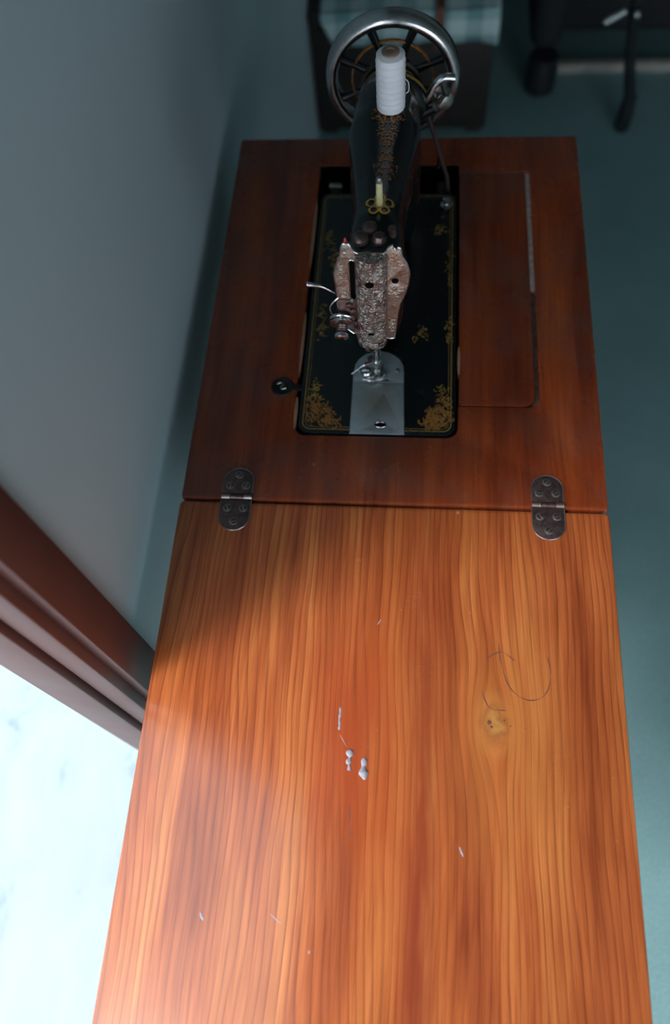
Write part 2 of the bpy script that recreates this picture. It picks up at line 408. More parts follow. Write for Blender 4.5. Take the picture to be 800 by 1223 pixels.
# worn raw edges along the cut-out
def strip(x0, x1, y0, y1, z=.0002):
    bm = bmesh.new(); n = 14; rs = random.Random(int(x0 * 1e4 + y0 * 1e3))
    top = []
    for i in range(n + 1):
        y = y0 + (y1 - y0) * i / n; e = math.sin(PI * i / n) ** .4
        top.append((x0 + (x1 - x0) * (.5 - .5 * e * rs.uniform(.6, 1)), x0 + (x1 - x0) * (.5 + .5 * e), y))
    rings = [[Vector((a, y, T - .012)), Vector((b, y, T - .012)), Vector((b, y, T + z)), Vector((a, y, T + z))] for a, b, y in top]
    add_rings(bm, rings); o = bm_obj('worn_edge', bm, 'raw_wood', tb, smooth=False); o['label'] = 'pale worn edge of the cut-out'
strip(.1155, .1195, .092, .137); strip(.1150, .1186, .165, .262); strip(.1140, .1180, .33, .45)
strip(.3010, .3050, .170, .212)
bm = bmesh.new()     # apron box and tray under the machine
for b in ((.03, .43, .03, .05, T - .13, T - TH), (.03, .43, .52, .54, T - .13, T - TH), (.03, .05, .05, .52, T - .13, T - TH), (.41, .43, .05, .52, T - .13, T - TH)):
    add_box(bm, *b, bev=.002)
bm_obj('apron', bm, 'red_wood', tb)
bm = bmesh.new()
add_box(bm, .05, .41, .05, .52, T - .125, T - .115)
add_box(bm, .05, .114, .05, .52, T - .115, T - TH); add_box(bm, .401, .41, .05, .52, T - .115, T - TH)
bm_obj('tray', bm, 'chest_wood', tb)
for yy in (.07, .50):                              # two cast iron side frames
    bm = bmesh.new()
    for s in (-1, 1):
        add_tube(bm, smooth_path([(.23 + s * .15, yy, T - .13), (.23 + s * .16, yy, .5), (.23 + s * .10, yy, .34), (.23 + s * .17, yy, .12), (.23 + s * .20, yy, .02)]), .011, 8)
        add_tube(bm, [(.23 + s * .15, yy, .60), (.23 - s * .12, yy, .20)], .007, 8)
        add_lathe(bm, [(.016, -.012), (.019, -.004), (.019, .004), (.016, .012)], (.23 + s * .20, yy, .019), (0, 1, 0), 14)
    add_tube(bm, [(.06, yy, T - .135), (.40, yy, T - .135)], .012, 8)
    add_tube(bm, [(.07, yy, .10), (.39, yy, .10)], .009, 8)
    add_lathe(bm, [(.085, -.004), (.095, -.004), (.095, .004), (.085, .004)], (.23, yy, .42), (0, 1, 0), 24, close=True)
    bm_obj('iron_frame', bm, 'dark_iron', tb)
tube('cross_bar', [(.23, .07, .10), (.23, .50, .10)], .010, 'dark_iron', tb)
bm = bmesh.new()
for k in range(7): add_box(bm, .12 + k * .032, .136 + k * .032, .14, .43, .11, .118, .002)
add_box(bm, .11, .34, .13, .145, .107, .121, .002); add_box(bm, .11, .34, .425, .44, .107, .121, .002)
bm_obj('treadle', bm, 'dark_iron', tb)
bm = bmesh.new()
add_lathe(bm, [(.135, -.008), (.15, -.008), (.15, .008), (.135, .008)], (.23, .455, .32), (0, 1, 0), 36, close=True)
for k in range(6):
    a = k * PI / 3; add_tube(bm, [(.23, .455, .32), (.23 + .14 * math.cos(a), .455, .32 + .14 * math.sin(a))], .006, 8)
add_tube(bm, [(.23, .44, .32), (.23, .50, .32)], .012, 10)
bm_obj('drive_wheel', bm, 'dark_iron', tb)

def screw(parent, x, y, z, r, ang, mat, nrm=None):
    """slotted screw head lying at z with its slot turned by ang; nrm: matrix to its place"""
    c, s = math.cos(ang), math.sin(ang); outs = []
    for side in (1, -1):
        pts = []
        for k in range(9):
            a = math.radians(12 + 156 * k / 8) * side
            px, py = r * math.cos(a), r * math.sin(a); pts.append((x + px * c - py * s, y + px * s + py * c))
        outs.append(pts if side > 0 else pts[::-1])
    return plate('screw', outs, z - .0012, z + .0005, .0003, mat, parent, nrm)
def hinge(cx, cy, seed, mat, tilt=0):
    rs = random.Random(seed); hw = .0168; L1 = .036; L2 = -.040
    def arc(yc, sgn, y0):
        pts = [(cx - hw, cy + y0), (cx + hw, cy + y0)] if sgn > 0 else [(cx + hw, cy + y0), (cx - hw, cy + y0)]
        for k in range(9):
            a = PI * k / 8; pts.append((cx + sgn * hw * math.cos(a), cy + yc + sgn * hw * .95 * math.sin(a)))
        return pts
    h = plate('hinge', [arc(L1 - hw * .95, 1, .0045), arc(L2 + hw * .95, -1, -.0035)], T - .002, T + .0011, .0005, mat, tb)
    rim = bmesh.new()
    for yc, sg, y0 in ((L1 - hw * .95, 1, .0045), (L2 + hw * .95, -1, -.0035)):
        pts = [Vector((px, py, T + .0009)) for px, py in arc(yc, sg, y0)]
        add_tube(rim, pts[1:] + [pts[0]], .00055, 5)
    bm_obj('rim', rim, 'hinge_edge', h)['label'] = 'worn bright rim'
    for k, (x0, x1) in enumerate(((-hw, -.0075), (-.0070, .0078), (.0083, hw))):
        tube('knuckle', [(cx + x0, cy + .0005, T + .0001), (cx + x1, cy + .0005, T + .0001)], .0030, 'hinge_edge' if k != 1 else mat, h, 12)
    for sx, sy in ((0, .0275), (-.0088, .0142), (.0088, .0142), (-.0088, -.0135), (.0088, -.0135), (0, -.0295)):
        lathe('screw_seat', [(.0041, -.0005), (.0046, .0002), (.0041, .0004)], (cx + sx, cy + sy, T + .0009), (0, 0, 1), 'hinge_edge', h, 16)
        screw(h, cx + sx, cy + sy, T + .0014, .0036, rs.uniform(0, PI), mat)
    return h
hinge(.0625, .0036, 3, 'hinge_metal')['label'] = 'dark hinge by the wall'
hinge(.3972, .0050, 8, 'hinge_metal')['label'] = 'brown steel hinge by the open side'
# round catch left of the bed
ct = lathe('catch', [(.0125, -.004), (.0135, .0002), (.012, .0016), (.0098, .0012), (.009, .0006)], (.0990, .1500, T), (0, 0, 1), 'dark_iron', tb, 28)
ct['label'] = 'small round black catch left of the bed'
tube('curl', smooth_path([(.0925, .1535, T + .0012), (.0965, .1555, T + .0012), (.1000, .1530, T + .0012), (.0970, .1495, T + .0012), (.0985, .1465, T + .0012), (.1035, .1480, T + .0012)]), .0009, 'dull_chrome', ct, 6)
box('tongue', (.108, .122, .1455, .1535, T - .002, T + .0012), 'dark_iron', ct, .0006)
# dried paint drips and gouge in the front leaf
def blob(pts, rs, name='paint_drip', mat='blob', flat=.45):
    bm = bmesh.new(); add_tube(bm, pts, rs, 10)
    for v in bm.verts: v.co.z = T + (v.co.z - T) * flat
    o = bm_obj(name, bm, mat, tb); return o
blob(smooth_path([(.2025, -.2590, T), (.2030, -.2630, T), (.2030, -.2665, T), (.2022, -.2700, T), (.2028, -.2725, T), (.2034, -.2775, T)], 4),
     [.0008 + .0032 * abs(math.sin(2.3 * PI * k / 20 + .5)) * (1 - k / 30) for k in range(21)])['label'] = 'grey dried drip with two lobes'
blob(smooth_path([(.2165, -.2655, T), (.2168, -.2700, T), (.2162, -.2735, T), (.2166, -.2780, T), (.2174, -.2815, T), (.2180, -.2850, T)], 4),
     [.0014, .0022, .0028, .0030, .0029, .0026, .0022, .0020, .0019, .0022, .0030, .0038, .0044, .0046, .0044, .0040, .0034, .0028, .0020, .0014, .0008])['label'] = 'larger grey dried drip'
blob(smooth_path([(.1912, -.2195, T), (.1915, -.2250, T), (.1910, -.2310, T), (.1916, -.2360, T), (.1912, -.2410, T)], 4),
     [.0006, .0010, .0013, .0011, .0009, .0010, .0013, .0010, .0007, .0009, .0012, .0012, .0009, .0009, .0011, .0010, .0006], 'scratch', 'blob', .3)['label'] = 'pale thin gouge'
blob([(.1925, -.2455, T), (.1965, -.2510, T), (.2000, -.2565, T)], [.0003, .0007, .0003], 'scratch', 'raw_wood', .2)
for (a, b, r) in (((.0800, -.405, T), (.0835, -.411, T), .0014), ((.1420, -.402, T), (.1520, -.409, T), .0006), ((.2230, -.135, T), (.2265, -.129, T), .0006), ((.3050, -.337, T), (.3085, -.345, T), .0010)):
    blob([a, [(p + q) / 2 for p, q in zip(a, b)], b], [r * .4, r, r * .4], 'scratch', 'blob', .15)

for pts in ([(.3430, -.148), (.3450, -.168), (.3530, -.192), (.3690, -.203), (.3850, -.198), (.3920, -.180), (.3900, -.160)], [(.3260, -.195), (.3330, -.212), (.3480, -.214)],
            [(.205, -.306), (.207, -.322), (.2085, -.333)], [(.330, -.165), (.345, -.157), (.358, -.165)]):
    P_ = smooth_path([(a, b, T) for a, b in pts], 5)
    blob(P_, [.0001 + .0010 * abs(math.sin(k * .5)) * .6 for k in range(len(P_))], 'scratch', 'strap', .02)

for x_, y_, r_ in ((.3330, -.2260, .0022), (.3350, -.2300, .0014), (.3470, -.2235, .0011), (.3525, -.2285, .0009)):
    lathe('knot_hole', [(r_, -.0006), (r_, .00005), (r_ * .6, .0001)], (x_, y_, T), (0, 0, 1), 'strap', tb, 10)

# ================================================================ SEWING MACHINE
sm = empty('sewing_machine', (.211, .27, T), 'antique black sewing machine with gold decals and engraved face plate', 'sewing machine')
BX0, BX1, BY0, BY1 = .1215, .3000, .0880, .4600
bed = plate('bed', [rrect(BX0, BX1, BY0, BY1, .013)], T - .030, T + .0012, .0022, 'black_enamel', sm)
BZ = T + .00125
box('underside', (BX0 + .012, BX1 - .012, BY0 + .02, BY1 - .01, T - .085, T - .028), 'dark_iron', sm, .01)
# gold line borders
def ribbon(bm, pts, wd, z=BZ + .00012, fn=None):
    n = len(pts); prev = None
    for i, p in enumerate(pts):
        a = Vector(pts[max(i - 1, 0)]); b = Vector(pts[min(i + 1, n - 1)]); d = (b - a)
        if d.length < 1e-9: continue
        nn = Vector((-d.y, d.x)).normalized(); w_ = wd[i] if isinstance(wd, list) else wd
        q = [Vector(p) + nn * w_ / 2, Vector(p) - nn * w_ / 2]
        cur = [bm.verts.new(fn(t.x, t.y) if fn else (t.x, t.y, z)) for t in q]
        if prev: bm.faces.new((prev[0], prev[1], cur[1], cur[0]))
        prev = cur
def closed(pts): return pts + [pts[0]]
bm = bmesh.new()
o1 = rrect(BX0 + .0055, BX1 - .0055, BY0 + .0050, BY1 - .006, .009)
ribbon(bm, closed(o1), .0011)
ribbon(bm, closed(rrect(BX0 + .0085, BX1 - .0085, BY0 + .0080, BY1 - .009, .007)), .0005)
bm_obj('gold_line', bm, 'gold', sm, smooth=False)['label'] = 'gold border line on the bed'
def stroke(bm, rs, x, y, L, ang, curl, wmax, fn=None, z=BZ + .00015):
    pts = []; a = ang; n = 9
    for i in range(n):
        pts.append((x, y)); x += L / n * math.cos(a); y += L / n * math.sin(a); a += curl / n
    ribbon(bm, pts, [wmax * (math.sin(PI * (i + .35) / n) ** .8 * .9 + .1) for i in range(n)], z=z, fn=fn)
def filigree(name, mat, regions, n, seed, L=(.004, .010), wmax=.0013, fn=None, label=None):
    rs = random.Random(seed)
    for (cx, cy, rx, ry, k) in regions:
        bm = bmesh.new()
        for i in range(int(n * k)):
            r = math.sqrt(rs.random()); t = rs.uniform(0, 2 * PI)
            stroke(bm, rs, cx + rx * r * math.cos(t), cy + ry * r * math.sin(t), rs.uniform(*L), rs.uniform(0, 2 * PI), rs.choice((-1, 1)) * rs.uniform(1.5, 4), rs.uniform(.5, 1) * wmax, fn, BZ + .00012 + i * 4e-7)
        o = bm_obj(name, bm, mat, sm, smooth=False); o['kind'] = 'stuff'
filigree('gold_decal', 'dark_gold', [(.146, .112, .017, .014, 1), (.280, .112, .015, .014, 1), (.140, .127, .009, .012, .4), (.286, .130, .007, .012, .35),
    (.270, .103, .010, .007, .4), (.160, .103, .010, .006, .3)], 110, 4, L=(.004, .011), wmax=.0017)
filigree('gold_decal', 'gold', [(.280, .110, .014, .014, .45), (.138, .135, .006, .016, .3), (.137, .150, .005, .012, .2), (.287, .141, .005, .012, .15), (.281, .151, .004, .005, .07),
    (.138, .245, .004, .030, .45), (.291, .235, .003, .022, .22), (.291, .330, .003, .03, .22), (.150, .345, .010, .018, .4), (.138, .375, .006, .020, .3), (.280, .395, .008, .012, .25),
    (.258, .225, .008, .016, .25)], 100, 9, L=(.003, .009), wmax=.0015)

# ---- body: head, arm and pillar in one loft along y
SEC = [(.1372, .024, .2260, .108), (.1400, .0265, .2290, .105), (.152, .0275, .2340, .100), (.170, .0275, .2370, .104), (.182, .0270, .2360, .118),
       (.196, .0250, .2300, .142), (.220, .0245, .2240, .148), (.260, .0290, .2185, .140), (.300, .0340, .2170, .132), (.330, .0375, .2170, .124),
       (.345, .0390, .2165, .100), (.355, .0395, .2155, .050), (.362, .0395, .2150, .001), (.385, .0395, .2130, .0005), (.410, .0380, .2080, .0005),
       (.428, .0350, .2000, .0005), (.440, .0290, .1880, .010)]
def sup(t, e): c = math.cos(t); return math.copysign(abs(c) ** (2 / e), c)
CX = .2125
rings = []; NS = 40
for (y, hw, zt, zb) in SEC:
    r = []
    cz = (zt + zb) / 2; hz = (zt - zb) / 2; e = 3.2
    for k in range(NS):
        t = 2 * PI * (k + .5) / NS
        xx = CX + hw * sup(t, e); zz = cz + hz * sup(t - PI / 2, e)
        if zb < .06 and zz < .035: xx = CX + (xx - CX) * (1 + .28 * ((.035 - zz) / .035) ** 2)     # flared foot
        r.append(Vector((xx, y, T + zz)))
    rings.append(r)
bm = bmesh.new(); add_rings(bm, rings)
body = bm_obj('body', bm, 'black_enamel', sm, angle=60)
sub = body.modifiers.new('s', 'SUBSURF'); sub.levels = 1; sub.render_levels = 2
def arm_top(x, y):
    for a, b in zip(SEC, SEC[1:]):
        if a[0] <= y <= b[0]:
            t = (y - a[0]) / (b[0] - a[0]); hw = a[1] + (b[1] - a[1]) * t; zt = a[2] + (b[2] - a[2]) * t; zb = a[3] + (b[3] - a[3]) * t
            cz, hz = (zt + zb) / 2, (zt - zb) / 2
            s = min(.98, abs(x - CX) / hw); return Vector((x, y, T + cz + hz * (1 - s ** 3.2) ** (1 / 3.2) + .0007))
    return Vector((x, y, T + .22))
rs = random.Random(2); bm = bmesh.new()
for cy, hx, hy, n in ((.334, .0150, .010, 34), (.318, .0085, .010, 22), (.298, .0070, .012, 24), (.276, .0070, .010, 20), (.255, .0105, .007, 20), (.240, .005, .006, 8)):
    for i in range(n):
        dx = abs(rs.uniform(.1, 1)) * hx; yy = cy + rs.uniform(-1, 1) * hy; L = rs.uniform(.004, .008); a = rs.uniform(0, 2 * PI); cu_ = rs.uniform(1.5, 3.5) * rs.choice((-1, 1)); wm = rs.uniform(.0005, .0012)
        for s in (1, -1):
            stroke(bm, rs, .2175 + s * dx, yy, L, a if s > 0 else PI - a, cu_ * s, wm, fn=arm_top)
o = bm_obj('arm_decal', bm, 'dark_gold', sm, smooth=False); o['label'] = 'gold scroll decal along the arm'; o['kind'] = 'stuff'
# flower round the front spool pin
bm = bmesh.new(); FC = (.2150, .1960)
for k in range(5):
    a = -PI / 2 + 2 * PI * k / 5 + PI / 5
    c = (FC[0] + .0085 * math.cos(a), FC[1] + .0125 * math.sin(a))
    ribbon(bm, [(c[0] + .0042 * math.cos(t * PI / 9), c[1] + .0066 * math.sin(t * PI / 9)) for t in range(19)], .0024, fn=lambda x, y: arm_top(x, y) + Vector((0, 0, .0002)))
bm_obj('flower_decal', bm, 'bright_gold', sm, smooth=False)['label'] = 'five-petalled gold flower'
lathe('pin_collar', [(.0045, 0), (.0045, .002), (.003, .003)], (.2150, .1960, T + .2285), (0, 0, 1), 'bright_gold', sm, 16)
p_ = lathe('spool_pin', [(.0030, 0), (.0032, .004), (.0030, .026), (.0026, .029)], (.2150, .1960, T + .229), (0, 0, 1), 'cream', sm, 14)
p_['label'] = 'cream front spool pin'
lathe('pin_tip', [(.0029, 0), (.0030, .003), (.0022, .0052), (.0008, .0060)], (.2150, .1960, T + .2575), (0, 0, 1), 'dull_chrome', p_, 14)
lathe('spool_pin', [(.0024, 0), (.0024, .058), (.0012, .060)], (.2195, .3470, T + .2145), (0, 0, 1), 'dull_chrome', sm, 12)['label'] = 'rear spool pin under the white thread'
# knobs on top of the head
lathe('regulator_knob', [(.0060, 0), (.0078, .002), (.0078, .006), (.0062, .008), (.0030, .009)], (.1995, .1500, T + .2315), (0, 0, 1), 'hinge_metal', sm, 20)
lathe('regulator_knob', [(.0060, 0), (.0068, .002), (.0068, .005), (.0045, .008)], (.2165, .1500, T + .2320), (0, 0, 1), 'hinge_metal', sm, 20)
lathe('regulator_knob', [(.0070, 0), (.0070, .003), (.0040, .005)], (.2075, .1620, T + .2350), (0, 0, 1), 'hinge_metal', sm, 20)
tube('oil_spout', [(.2275, .1600, T + .2300), (.2280, .1585, T + .2400)], [.0045, .0035], 'hinge_metal', sm)

# ---- face plate, in the plane y = .135, drawn in x,z
FP = Matrix.Translation((0, .1362, T)) @ Matrix(((1, 0, 0), (0, 0, -1), (0, 1, 0))).to_4x4()       # local z points to the viewer (-y)
outl = [(0.1834, 0.2411), (0.1855, 0.2448), (0.1902, 0.2443), (0.1924, 0.24), (0.1944, 0.2350), (0.1983, 0.2325), (0.2199, 0.2320), (0.2231, 0.2346), (0.2256, 0.2401), (0.2295, 0.2427), (0.2311, 0.2384), (0.2326, 0.238), (0.2342, 0.2406), (0.2366, 0.2391), (0.2374, 0.2303), (0.2423, 0.2203), (0.2448, 0.2077), (0.2442, 0.1946), (0.241, 0.1799), (0.2368, 0.1672), (0.2343, 0.1515), (0.2329, 0.1325), (0.231, 0.1141), (0.2261, 0.1125), (0.2225, 0.1139), (0.2158, 0.1010), (0.2045, 0.0990), (0.1953, 0.1030), (0.1917, 0.1205), (0.189, 0.1205), (0.1790, 0.1315), (0.1742, 0.156), (0.1753, 0.1742), (0.1754, 0.1892), (0.1746, 0.206), (0.1774, 0.2188), (0.1817, 0.2301)]
outl = [tuple(p) for p in smooth_path([Vector((a, b, 0)).xy for a, b in outl + outl[:1]], 3)][:-1] if False else outl
slot = [(0.1890, 0.2223), (0.1900, .2240), (0.1920, 0.2250), (.1940, .2240), (0.1950, 0.2223), (0.1938, 0.1615), (0.1885, 0.1635)]
fp = plate('face_plate', [outl, slot, circ(.2315, .1973, .0035, 14)], -.0008,   .0014, .0004, 'engraved_wing', sm, FP, 25)
fp['label'] = 'engraved silvery face plate with horned top'
def bulge(x, z):
    """raised middle of the face plate: how far it stands out of the plate"""
    t = (z - .099) / (.2335 - .099); h0 = .0185 - .001 * t
    cx = .2080 + .0022 * t; s = (x - cx) / .0150
    if abs(s) >= 1 or z < .0985: return 0
    e = min(1, (z - .0985) / .012); edge = math.sqrt(1 - (1 - e) ** 2) if e < 1 else 1
    return .0125 * math.sqrt(max(0, 1 - s * s)) ** .8 * edge
bm = bmesh.new(); NX, NZ = 22, 40; g = []
for j in range(NZ + 1):
    z = .0985 + (.2330 - .0985) * j / NZ; t = j / NZ; cx = .2080 + .0022 * t
    e = min(1, j / NZ * 11); ww = .0150 * (math.sqrt(max(0, 1 - (1 - e) ** 2)) * .75 + .25 if e < 1 else 1)
    g.append([bm.verts.new((cx - ww * math.cos(PI * i / NX), .1350 - .0125 * math.sin(PI * i / NX) ** .8 * (e if e < 1 else 1) ** .5, T + z)) for i in range(NX + 1)])
for j in range(NZ):
    for i in range(NX): bm.faces.new((g[j][i], g[j][i + 1], g[j + 1][i + 1], g[j + 1][i]))
bm.faces.new(g[-1]); bm.faces.new(g[0][::-1])
bl = bm_obj('raised_middle', bm, 'engraved', fp, angle=60)
# raised scrolls on the plate
bm = bmesh.new(); rs = random.Random(12)
def fsurf(x, z): return Vector((x, .1350 - max(bulge(x, z), .0) - .0001, T + z))
def spiral(cx, cz, r, a0, turns, sgn):
    pts = []; n = 16
    for i in range(n + 1):
        t = i / n; rr = r * (1 - .85 * t); a = a0 + sgn * turns * 2 * PI * t
        pts.append(fsurf(cx + rr * math.cos(a), cz + rr * math.sin(a)))
    add_tube(bm, pts, [.00042 * (1 - .4 * i / n) for i in range(n + 1)], 5)
for z in [.106 + .0095 * k for k in range(14)]:
    for s in (-1, 1): spiral(.2090 + s * rs.uniform(.002, .009), z + rs.uniform(-.004, .004), rs.uniform(.003, .0052), rs.uniform(0, 6), 1.3, s)
for x, z in ((.182, .226), (.1815, .214), (.1815, .202), (.182, .190), (.1815, .179), (.2365, .221), (.2385, .209), (.2375, .187), (.2330, .178), (.2305, .165), (.2290, .152), (.2285, .139), (.228, .127)):
    spiral(x, z, .0040, rs.uniform(0, 6), 1.3, rs.choice((-1, 1)))
bm_obj('scrollwork', bm, 'dull_chrome', fp)['label'] = 'raised scroll engraving'
bm = bmesh.new(); add_tube(bm, [Vector((a, .1346, T + b)) for a, b in closed(outl)], .0006, 6)
bm_obj('bead_edge', bm, 'chrome', fp)['label'] = 'bright edge of the plate'
bm = bmesh.new(); add_tube(bm, [Vector((a, .1346, T + b)) for a, b in closed(slot)], .0006, 6)
bm_obj('slot_rim', bm, 'chrome', fp)
box('slot_backing', (.1875, .1960, .1365, .1372, T + .160, T + .226), 'slot_dark', sm)
lathe('screw_hole', [(.0042, 0), (.0042, .0012), (.0030, .0012)], (.2085, .1228, T + .2060), (0, -1, 0), 'slot_dark', fp, 16)
lathe('screw_hole', [(.0034, 0), (.0034, .0006)], (.2315, .1352, T + .1973), (0, -1, 0), 'slot_dark', fp, 16)
FS = Matrix.Translation((0, .1222, T)) @ Matrix(((1, 0, 0), (0, 0, -1), (0, 1, 0))).to_4x4()
screw(fp, .2085, .2090, .0000, .0030, 1.5, 'chrome', FS)
screw(fp,   .2306, .1880, -.0120, .0030, .6, 'chrome', FS)
box('oil_slot', (.2050, .2110, .1210, .1240, T + .1340, T + .1358), 'slot_dark', fp)
# take-up lever in the slot with red tip, on the left horn
tube('take_up_lever', smooth_path([(.1915, .1370, T + .170), (.1915, .1300, T + .176), (.1905, .1270, T + .179)]), .0018, 'chrome', sm)
lathe('red_tip', [(.0022, 0), (.0020, .006), (.0012, .011), (.0003, .012)], (.1872, .1375, T + .2370), (0, 0, 1), 'red', sm, 10)['label'] = 'red painted tip'
lathe('guide_post', [(.0016, 0), (.0016, .0040), (.0004, .0045)], (.1868, .1345, T + .2370), (0, -1, 0), 'chrome', sm, 10)
# thread tension: discs, post and nut facing the viewer
ten = lathe('tension_assembly', [(.0125, 0), (.0128, .002), (.0120, .0028), (.0095, .003), (.0095, .0045), (.0122, .0052), (.0122, .0062), (.0050, .0085)], (.1790, .1330, T + .1450), (0, -1, -.25), 'chrome', sm, 28)
ten['label'] = 'chrome tension discs'
lathe('tension_spring', [(.0055, 0), (.0060, .001), (.0050, .002), (.0058, .003), (.0048, .004), (.0056, .005), (.0044, .006), (.0050, .0075)], (.1790, .1255, T + .1430), (0, -1, -.3), 'hinge_metal', ten, 18)
lathe('tension_nut', [(.0058, 0), (.0068, .0008), (.0068, .0042), (.0055, .0052), (.0020, .0054)], (.1790, .1180, T + .1405), (0, -1, -.35), 'chrome', ten, 22)
box('tension_bracket', (.1760, .1935, .1330, .1375, T + .128, T + .172), 'hinge_metal', sm, .001)
tube('check_spring', smooth_path([(.1770, .133, T + .176), (.1715, .130, T + .172), (.1685, .130, T + .164), (.1700, .130, T + .154), (.1730, .131, T + .148)]), .0008, 'chrome', sm, 6)
for x, z in ((.1870, .166), (.1905, .158), (.1885, .150), (.1915, .140), (.1890, .132)):
    lathe('thread_guide_screw', [(.0030, 0), (.0034, .0008), (.0030, .0024), (.0012, .0030)], (x, .1330, T + z), (0, -1, 0), 'hinge_metal', sm, 12)
# presser lifter, sticking out to the left behind the plate
tube('presser_lifter', smooth_path([(.1850, .150, T + .160), (.1735, .150, T + .163), (.1600, .150, T + .172), (.1500, .150, T + .1745), (.1445, .150, T + .1755)]),
     [.0018] * 12 + [.0018, .0019, .0020, .0021, .0022, .0023, .0024, .0026, .0028, .0028, .0028, .0026, .0020], 'chrome', sm, 10)['label'] = 'chrome lifting lever'
# needle bar, presser bar, foot, clamp
lathe('needle_bar', [(.0032, 0), (.0032, .085)], (.2095, .1640, T + .032), (0, 0, 1), 'chrome', sm, 14)
lathe('needle', [(.0004, 0), (.0009, .010), (.0010, .034)], (.2095, .1640, T + .001), (0, 0, 1), 'chrome', sm, 8)
lathe('needle_clamp', [(.0050, 0), (.0054, .002), (.0054, .009), (.0045, .010)], (.2095, .1640, T + .028), (0, 0, 1), 'chrome', sm, 16)
tube('clamp_screw', [(.2095, .164, T + .033), (.1960, .160, T + .033)], [.0020, .0026], 'hinge_metal', sm, 10)
lathe('presser_bar', [(.0034, 0), (.0034, .085)], (.2105, .1775, T + .028), (0, 0, 1), 'chrome', sm, 14)
box('presser_shank', (.2050, .2130, .1720, .1800, T + .006, T + .030), 'dull_chrome', sm, .0015)
lathe('shank_screw', [(.0055, 0), (.0060, .001), (.0060, .005), (.0045, .006)], (.2050, .1740, T + .022), (-1, -.4, 0), 'chrome', sm, 18)
def lp(pts): return [(a, b) for a, b in pts]
foot = lp([(.1985, .1800), (.1960, .1660), (.1962, .1570), (.2000, .1535), (.2060, .1540), (.2075, .1600), (.2078, .1640), (.2110, .1640), (.2116, .1590), (.2150, .1570), (.2185, .1600), (.2190, .1700), (.2150, .1800)])
plate('presser_foot', [foot], T + .0035, T + .0060, .0006, 'chrome', sm)
tube('foot_guide', smooth_path([(.1930, .159, T + .0065), (.2040, .1575, T + .0068), (.2160, .1605, T + .0065), (.2195, .168, T + .0065)]), .0016, 'chrome', sm, 8)
lathe('foot_disc', [(.0062, 0), (.0066, .0012), (.0055, .0030), (.0010, .0034)], (.1965, .1680, T + .0075), (0, 0, 1), 'chrome', sm, 20)
tube('thread_cutter', smooth_path([(.1990, .172, T + .018), (.1920, .171, T + .015), (.1850, .168, T + .010), (.1790, .1655, T + .006)]), .0008, 'chrome', sm, 6)
# needle plate and slide plate
NP = [(.1812, .1570), (.1812, .1720)] + [(.2105 - .0293 * math.cos(a * PI / 10), .1735 + .0285 * math.sin(a * PI / 10)) for a in range(1, 10)] + [(.2398, .1720), (.2402, .1570)]
plate('needle_plate', [NP, rrect(.1965, .2230, .1600, .1622, .0008, 2), circ(.2095, .1655, .0012, 8)], T + .0008, T + .0022, .0003, 'needle_plate', sm)['label'] = 'steel needle plate with rounded back'
SPo = [(.1812, .0878), (.2428, .0878), (.2402, .1563), (.1812, .1563)]
sp = plate('slide_plate', [SPo, circ(.2155, .1000, .0060, 18, .0032), circ(.2180, .1400, .0011, 8)], T + .0006, T + .0021, .0003, 'needle_plate', sm)
sp['label'] = 'blue-grey steel slide plate with a finger hole'
bm = bmesh.new(); add_tube(bm, [Vector((a, b, T + .0021)) for a, b in closed(circ(.2155, .1000, .0066, 22, .0036))], .0006, 6); bm_obj('finger_rim', bm, 'chrome', sp)
box('slot_backing', (.192, .228, .1585, .1640, T + .0011, T + .0014), 'slot_dark', sm); box('slot_backing', (.208, .223, .0955, .1045, T + .0011, T + .0013), 'slot_dark', sm)
for x, y in ((.1880, .1745), (.2330, .1745)): screw(sm, x, y, T + .0026, .0026, .7 if x > .2 else 2.2, 'chrome')
tube('plate_edge', [(.1812, .0885, T + .0020), (.1812, .1720, T + .0024)], .0005, 'chrome', sm, 6); tube('plate_edge', [(.2428, .0885, T + .0020), (.2402, .1560, T + .0022)], .0005, 'chrome', sm, 6)

# ---- handwheel
WC = Vector((.2155, .4840, T + .1500)); RW = .0780
hw_ = empty('x', (0, 0, 0), '', ''); bpy.data.objects.remove(hw_)
bm = bmesh.new()
add_lathe(bm, [(RW - .014, -.0060), (RW - .011, -.0095), (RW - .005, -.0100), (RW - .001, -.006), (RW, .002), (RW, .010), (RW - .003, .014), (RW - .012, .013), (RW - .014, .006)], WC, (0, 1, 0), 72, close=True)
hw_ = bm_obj('handwheel', bm, 'chrome', sm, angle=50); hw_['label'] = 'bright-rimmed handwheel'
for k in range(8):
    a = k * PI / 4 + PI / 8; d = Vector((math.cos(a), 0, math.sin(a)))
    tube('spoke', [WC + d * .022 + Vector((0, -.002, 0)), WC + d * .045, WC + d * .066], [.0065, .0045, .0055], 'black_enamel', hw_, 10)
lathe('hub', [(.020, -.028), (.030, -.026), (.032, -.020), (.032, -.010), (.026, -.006), (.026, .006), (.020, .016), (.008, .018)], WC, (0, 1, 0), 'black_enamel', hw_, 36)
lathe('gold_ring', [(.0310, -.0265), (.0325, -.0265), (.0325, -.0245), (.0310, -.0245)], WC, (0, 1, 0), 'gold', hw_, 40, close=True)
lathe('gold_ring', [(.0460, -.0030), (.0480, -.0030), (.0480, .0010), (.0460, .0010)], WC, (0, 1, 0), 'dark_gold', hw_, 48, close=True)
lathe('axle_housing', [(.030, 0), (.037, .003), (.040, .008), (.040, .018), (.036, .024)], (WC.x + .002, .430, WC.z - .004), (0, 1, 0), 'black_enamel', sm, 36)
lathe('gold_band', [(.0402, .011), (.0408, .012), (.0408, .0145), (.0402, .0155)], (WC.x + .002, .430, WC.z - .004), (0, 1, 0), 'gold', sm, 40, close=True)
